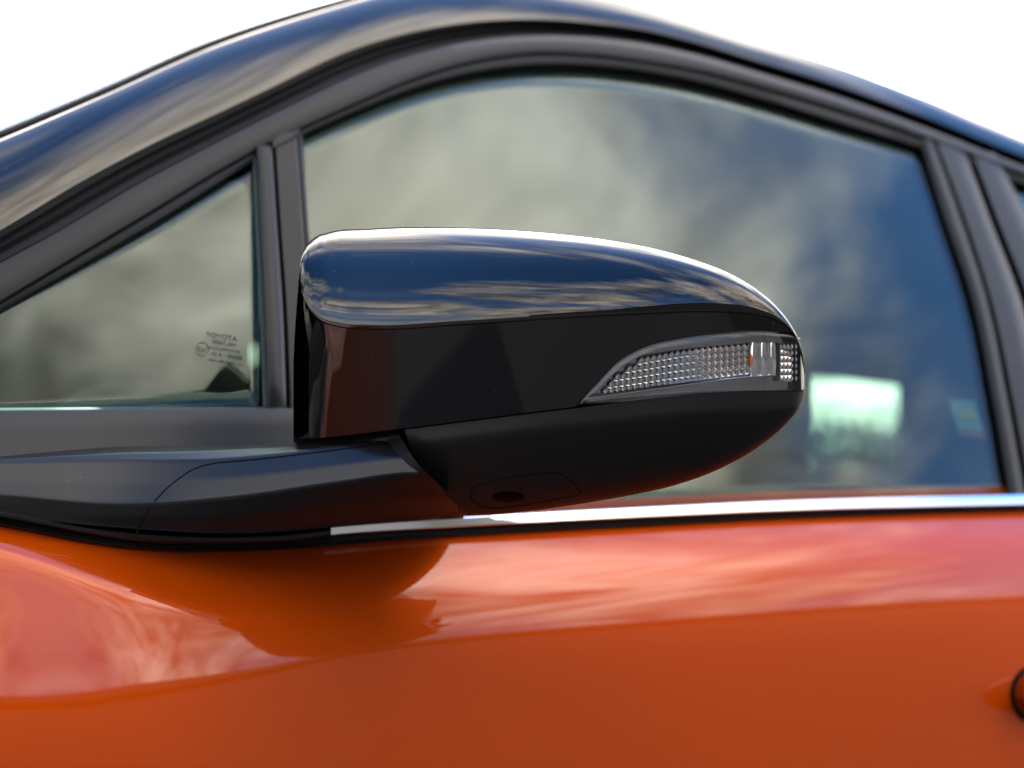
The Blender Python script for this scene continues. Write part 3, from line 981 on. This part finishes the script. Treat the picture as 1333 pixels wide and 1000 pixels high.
for h in HOLES:
    own(mesh_obj("far_side_glass", [(h[0], FY + .005, h[2]), (h[1], FY + .005, h[2]), (h[1], FY + .005, h[3]), (h[0], FY + .005, h[3])], [(0, 1, 2, 3)], M["far_glass"], car, smooth=False))
# dashboard with instrument hood, steering wheel
rows = []
for i in range(41):
    yv = lerp(0.12, 1.49, i / 40)
    rows.append([Vector((x, yv, z)) for (x, z) in ((-0.14, 0.98), (0.2, 1.035), (0.45, 1.055), (0.52, 1.045), (0.54, 1.0), (0.50, 0.60))])
own(grid("dashboard", rows, M["cabin_grey"], car))
rows = []
for i in range(13):
    a = math.pi * i / 12
    rows.append([Vector((0.66 + 0.09 * math.cos(b_), 0.46 - 0.085 * math.cos(a) * max(0.02, math.sin(b_)), 1.025 + 0.072 * math.sin(a) * max(0.02, math.sin(b_)))) for b_ in [math.pi * k / 12 for k in range(13)]])
own(grid("instrument_hood", rows, M["cabin"], car))
sw = Vector((0.80, 0.46, 0.78)); ax = Vector((-0.85, 0, 0.5)).normalized(); u_ = Vector((0, 1, 0)); v_ = ax.cross(u_)
own(tube("steering_wheel", [sw + (u_ * math.cos(a) + v_ * math.sin(a)) * 0.17 for a in [2 * math.pi * k / 48 for k in range(49)]], 0.016, M["cabin"], car, 12))
# front seats with headrests
for (yv, nm) in ((0.42, "seat_back"), (1.12, "seat_back")):
    own(box_mesh(nm, 1.14, 1.28, yv - 0.24, yv + 0.24, 0.50, 1.00, M["cabin"], car, 0.05))
    own(box_mesh("headrest", 1.20, 1.30, yv - 0.13, yv + 0.13, 1.03, 1.19, M["cabin"], car, 0.04))

# small printed sticker inside the door glass
def sheet(name, quad, h, mat, parent):
    return own(mesh_obj(name, [onside(px, py, h) for px, py in quad], [(0, 1, 2, 3)], mat, parent, smooth=False, solid=0.0006))
st = sheet("sticker", [(1235, 521), (1268, 522), (1283, 572), (1250, 568)], -0.014, M["white_print"], car)
for nm, qd, mt in (("sticker_band", [(1246.5, 558), (1280, 560.5), (1283, 570), (1249.5, 567)], "red_print"), ("sticker_emblem", [(1247, 535), (1266, 533), (1272, 546), (1249, 547)], "yellow_print")):
    sheet(nm, qd, -0.0128, M[mt], st).location = (0, 0, 0)

# ------------------------------------------------------------------ greenery round the car park
def foliage(name, blobs, per, leaf):
    vs, fs = [], []
    for (bx, by, bz, rx, rz) in blobs:
        for _ in range(per):
            while True:
                d = Vector((random.uniform(-1, 1), random.uniform(-1, 1), random.uniform(-1, 1)))
                if 0.35 < d.length < 1: break
            c = Vector((bx + d.x * rx, by + d.y * rx, max(0.1, bz + d.z * rz)))
            n = Vector((random.gauss(0, 1), random.gauss(0, 1), random.gauss(0.4, 1))).normalized()
            u = n.orthogonal().normalized() * leaf * random.uniform(.6, 1.3); w = n.cross(u) * random.uniform(.5, .9)
            b = len(vs); vs += [c - u, c + w, c + u, c - w]; fs.append((b, b + 1, b + 2, b + 3))
    return mesh_obj(name, vs, fs, M["leaf"], None, smooth=False)


bd = tag(empty("building", (2.0, -15.0, 0.0)), "long dark flat-roofed building out of view, mirrored in the door paint", "building")  # unseen, inferred from the reflected skyline; added and sized for its reflection
M["cladding"] = add_bump(principled("dark_cladding", (0.015, 0.015, 0.015), 0.8), 3.0, 0.3, 0.02)
box_mesh("wall", -64, 30, -8, 0, 0.0, 9.0, M["cladding"], bd, 0.05)
box_mesh("parapet", -64.2, 30.2, -8.2, 0.2, 9.0, 9.4, M["cladding"], bd, 0.04)
bl = []
for k in range(26):
    q = k / 25.0
    bl.append((lerp(10, 40, q), lerp(34, 12, q), 1.1, 1.5, random.uniform(1.25, 1.75)))
hd = foliage("hedge", bl, 520, 0.17)
tag(hd, "green hedge seen small through the car's far side window", "hedge")

scene.render.film_transparent = False
